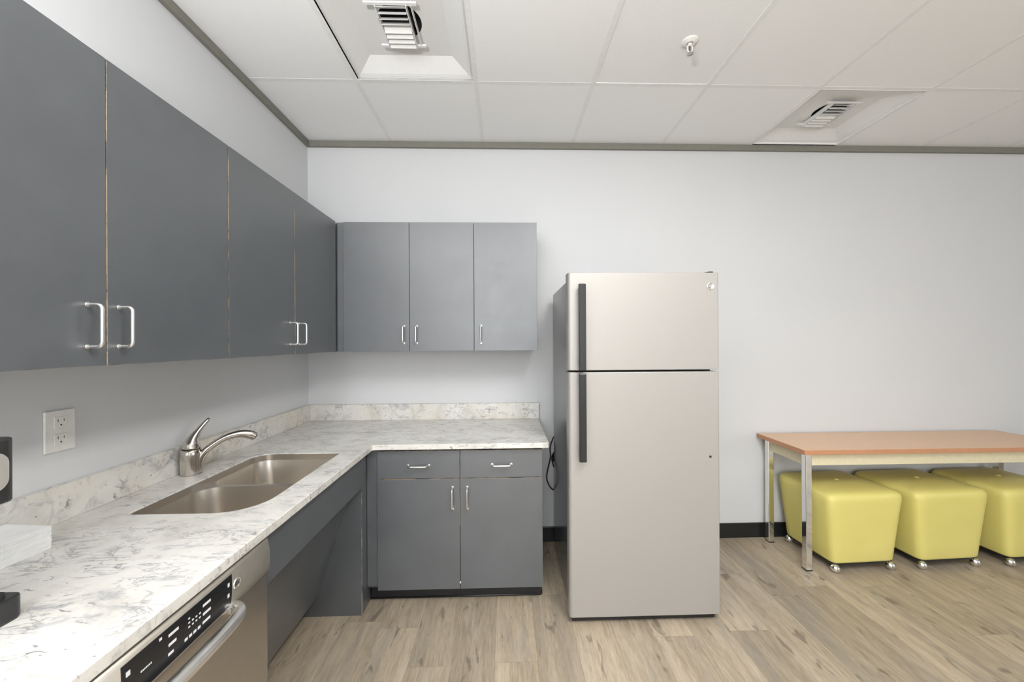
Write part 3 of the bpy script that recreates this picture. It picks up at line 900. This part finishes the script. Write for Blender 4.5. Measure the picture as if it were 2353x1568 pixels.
# ================================================================== TABLE
tb = thing('table', 'long training table with wood laminate top and chrome legs along the back wall', 'table', (2.60, -0.2225, 0))
TX0, TX1, TY0, TY1, TZ = 1.727, 3.430, -0.432, -0.016, 0.718
bm = bmesh.new(); bm_box(bm, (TX0, TY0, TZ - 0.028), (TX1, TY1, TZ), 0.0018, 2)
bm.normal_update()
for f in bm.faces: f.material_index = 0 if f.normal.z > 0.9 else 1
obj('tabletop', bm, [TOPLAM, TAN], tb)
LX0, LX1, LY0, LY1, LW = 1.759, 3.398, -0.402, -0.046, 0.036
AZ0, AZ1 = 0.618, TZ - 0.0285
for (a, b, c, d_) in ((LX0 + LW, LY0 + 0.004, LX1 - LW, LY0 + 0.024), (LX0 + LW, LY1 - 0.024, LX1 - LW, LY1 - 0.004),
                      (LX0 + 0.004, LY0 + LW, LX0 + 0.024, LY1 - LW), (LX1 - 0.024, LY0 + LW, LX1 - 0.004, LY1 - LW)):
    box('apron', (a, b, AZ0), (c, d_, AZ1), CREAM, tb, 0.002)
for (x, y) in ((LX0, LY0), (LX0, LY1 - LW), (LX1 - LW, LY0), (LX1 - LW, LY1 - LW)):
    lg = box('leg', (x, y, 0.005), (x + LW, y + LW, AZ1), CHROME, tb, 0.003)
    box('foot_cap', (x - 0.001, y - 0.001, 0.0), (x + LW + 0.001, y + LW + 0.001, 0.005), BLACKP, lg, 0.001)

# ================================================================== OTTOMANS
def make_ottoman(label, loc, rz):
    t = thing('ottoman', label, 'ottoman', loc, 'yellow ottomans under the table', rz)
    bm = bmesh.new()
    # superelliptic rings rising from a narrower base to a wider domed top
    bw, bd_, tw, td = 0.198, 0.182, 0.240, 0.205
    levels = [(0.054, 0.955, 0), (0.058, 0.985, 0), (0.068, 1.0, 0.02), (0.15, 1.0, 0.22), (0.25, 1.0, 0.48), (0.34, 1.0, 0.72), (0.415, 1.0, 0.95),
              (0.438, 0.993, 1.0), (0.452, 0.965, 1.0), (0.461, 0.92, 1.0), (0.469, 0.80, 1.0), (0.474, 0.60, 1.0), (0.4765, 0.35, 1.0), (0.477, 0.12, 1.0)]
    N = 96; P = 13.0
    rings = []
    for z, s, k in levels:
        hw = (bw + (tw - bw) * k) * s; hd_ = (bd_ + (td - bd_) * k) * s
        ring = []
        p = P if s > 0.9 else P * 0.75
        for i in range(N):
            a = 2 * PI * (i + 0.5) / N
            ca, sa = math.cos(a), math.sin(a)
            rr = (abs(ca) ** p + abs(sa) ** p) ** (-1 / p)
            ring.append(bm.verts.new((hw * rr * ca, hd_ * rr * sa, z)))
        rings.append(ring)
    for A, B in zip(rings[:-1], rings[1:]):
        for k in range(N):
            f = bm.faces.new((A[k], A[(k + 1) % N], B[(k + 1) % N], B[k])); f.smooth = True
    f = bm.faces.new(list(reversed(rings[0]))); f = bm.faces.new(rings[-1]); f.smooth = True
    # tuft: pull the middle of the top down a little
    obj('cushion', bm, VINYL, t, loc=(0, 0, 0))
    bm = bmesh.new(); bm_lathe(bm, [(0.0, 0.007), (0.008, 0.006), (0.013, 0.003), (0.014, 0.0)], 24, Matrix.Translation((0, 0, 0.476)))
    obj('button', bm, VINYL, t, loc=(0, 0, 0))
    bm = bmesh.new(); bm_box(bm, (-bw + 0.012, -bd_ + 0.012, 0.040), (bw - 0.012, bd_ - 0.012, 0.055), 0.003)
    obj('base_board', bm, BLACKP, t, loc=(0, 0, 0))
    for sx_ in (-1, 1):
        for sy_ in (-1, 1):
            bm = bmesh.new()
            cx, cy = sx_ * (bw - 0.024), sy_ * (bd_ - 0.012)
            # hooded ball caster: sphere plus stem and rolling lip
            prof = [(0.0, -0.0)]
            sph = [(0.0245 * math.sin(a), -0.0245 * math.cos(a)) for a in [PI * i / 14 for i in range(15)]]
            bm_lathe(bm, sph, 24, Matrix.Translation((cx, cy, 0.0250)) @ Matrix.Rotation(0.5, 4, 'Y') @ Matrix.Scale(1.08, 4, (1, 0, 0)))
            bm_lathe(bm, [(0.0065, 0.0), (0.0065, 0.014), (0.012, 0.014), (0.012, 0.017)], 16, Matrix.Translation((cx, cy, 0.0235)))
            obj('caster', bm, CHROME, t, loc=(0, 0, 0))
    return t
o1 = make_ottoman('yellow cube ottoman on silver casters directly behind the front left table leg', (2.083, -0.240, 0), 0.050)
dup(o1, (2.620, -0.226, 0), 'yellow cube ottoman on silver casters, the middle of three under the table', 0.050)
dup(o1, (3.172, -0.218, 0), 'yellow cube ottoman on silver casters, cut off by the right edge of the photo', 0.050)

# ================================================================== CEILING DIFFUSERS
def make_vent(label, i, j):
    x0, x1 = cell_x(i); y0, y1 = cell_y(j)
    if j == 0: y1 = -0.022
    x0 += BAR; x1 -= BAR; y0 += BAR; y1 -= BAR
    cx, cy = (x0 + x1) / 2, (y0 + y1) / 2
    t = thing('air_diffuser', label, 'vent', (cx, cy, H), 'ceiling air diffusers')
    return t, (x1 - x0) / 2, (y1 - y0) / 2
def vent_parts(t, hw, hd_, flip=False):
    D = 0.058
    # stepped pan
    bm = bmesh.new()
    levels = [(0.0, -0.001), (0.0, 0.012), (0.010, 0.0125), (0.022, 0.017), (0.094, D), (0.104, D)]
    rings = []
    for ins, z in levels:
        rings.append([bm.verts.new((sx_ * (hw - ins), sy_ * (hd_ - ins), z)) for sx_, sy_ in ((-1, -1), (1, -1), (1, 1), (-1, 1))])
    for A, B in zip(rings[:-1], rings[1:]):
        for k in range(4): bm.faces.new((A[k], A[(k + 1) % 4], B[(k + 1) % 4], B[k]))
    # flat back with a round hole
    hr = 0.092; SEG = 48
    hx = 0.0
    inner = [bm.verts.new((hx + hr * math.cos(2 * PI * k / SEG), hr * math.sin(2 * PI * k / SEG), D)) for k in range(SEG)]
    for k in range(SEG): bm.edges.new((inner[k], inner[(k + 1) % SEG]))
    last = rings[-1]
    es = [bm.edges.get((last[k], last[(k + 1) % 4])) for k in range(4)] + [bm.edges.get((inner[k], inner[(k + 1) % SEG])) for k in range(SEG)]
    bmesh.ops.triangle_fill(bm, use_beauty=True, use_dissolve=False, edges=es)
    bmesh.ops.recalc_face_normals(bm, faces=bm.faces)
    pan = obj('pan', bm, VENTM, t, loc=(0, 0, 0))
    bm = bmesh.new()
    bm_lathe(bm, [(hr, D), (hr, D + 0.13), (0.0, D + 0.13)], 48)
    obj('duct_collar', bm, DUCT, t, loc=(0, 0, 0))
    # deflector core: side rails along Y, louvre blades along X, two cross bars
    zc = D - 0.012
    s = -1 if flip else 1
    def rail(x, wdt, dz=0.0):
        bm = bmesh.new()
        bm_box(bm, (x, -0.108, zc - 0.020 + dz), (x + wdt, 0.118, zc + 0.004 + dz), 0.001)
        obj('rail', bm, VENTM, t, loc=(0, 0, 0))
    RX0, RX1 = -0.066, 0.040
    rail(RX0 - 0.012, 0.004); rail(RX1 + 0.008, 0.004); rail(RX1 + 0.028, 0.003, 0.006)
    if flip: pass
    for (yb, ln, x0) in ((-0.112, 0.215, -0.120), (0.112, 0.205, -0.115)):
        bm = bmesh.new(); bm_box(bm, (x0, yb - 0.006, zc - 0.012), (x0 + ln, yb + 0.008, zc - 0.004), 0.001)
        obj('cross_bar', bm, VENTM, t, loc=(0, 0, 0))
    for k, y in enumerate((-0.098, -0.071, -0.043, -0.017, 0.010, 0.039, 0.067, 0.096)):
        bm = bmesh.new()
        tilt = (0.5, 1.0, 1.0, 1.0, -0.60, -0.60, -0.60, -0.60)[k]
        w_ = 0.012 if k < 4 else 0.0165
        bm_box(bm, (RX0 - 0.006, -w_, -0.0008), (RX1 + 0.006, w_, 0.0008))
        bmesh.ops.rotate(bm, verts=bm.verts, cent=(0, 0, 0), matrix=Matrix.Rotation(tilt, 3, 'X'))
        bmesh.ops.translate(bm, verts=bm.verts, vec=(0, y, zc - 0.014))
        obj('louvre_blade', bm, VENTM, t, loc=(0, 0, 0))
    return t
t, hw, hd_ = make_vent('white square ceiling air diffuser near the left, cut off by the top edge', 0, 1)
vent_parts(t, hw, hd_)
t, hw, hd_ = make_vent('white square ceiling air diffuser against the back wall above the table', 4, 0)
vent_parts(t, hw, hd_, True)

# ================================================================== SPRINKLER
spk = thing('fire_sprinkler', 'white fire sprinkler head with round escutcheon in the ceiling', 'sprinkler', (0.838, -0.900, H))
bm = bmesh.new()
bm_lathe(bm, [(0.0, -0.003), (0.013, -0.004), (0.016, -0.010), (0.021, -0.010), (0.024, -0.005), (0.034, -0.003), (0.036, 0.0), (0.036, 0.003)], 40)
obj('escutcheon', bm, WHITEP, spk, loc=(0, 0, 0))
bm = bmesh.new()
bm_lathe(bm, [(0.0, -0.002), (0.009, -0.002), (0.009, -0.014), (0.006, -0.018), (0.0, -0.018)], 20)
for s in (-1, 1):
    bm_tube(bm, catmull([(s * 0.008, 0, -0.014), (s * 0.012, 0, -0.028), (s * 0.009, 0, -0.040), (0.0, 0, -0.050)], 5), 0.0026, 8)
obj('frame_arms', bm, WHITEP, spk, loc=(0, 0, 0))
bm = bmesh.new(); bm_tube(bm, [(0, 0, -0.018), (0, 0, -0.046)], 0.0024, 8)
obj('bulb', bm, DARKSLOT, spk, loc=(0, 0, 0))
bm = bmesh.new()
bm_lathe(bm, [(0.0, -0.050), (0.006, -0.0505), (0.015, -0.053), (0.015, -0.0542), (0.0, -0.0525)], 24)
for k in range(12):
    a = 2 * PI * k / 12
    bm_box(bm, (0.014 * math.cos(a) - 0.0017, 0.014 * math.sin(a) - 0.0017, -0.0545), (0.014 * math.cos(a) + 0.0017, 0.014 * math.sin(a) + 0.0017, -0.0525))
obj('deflector', bm, SILVERP, spk, loc=(0, 0, 0))
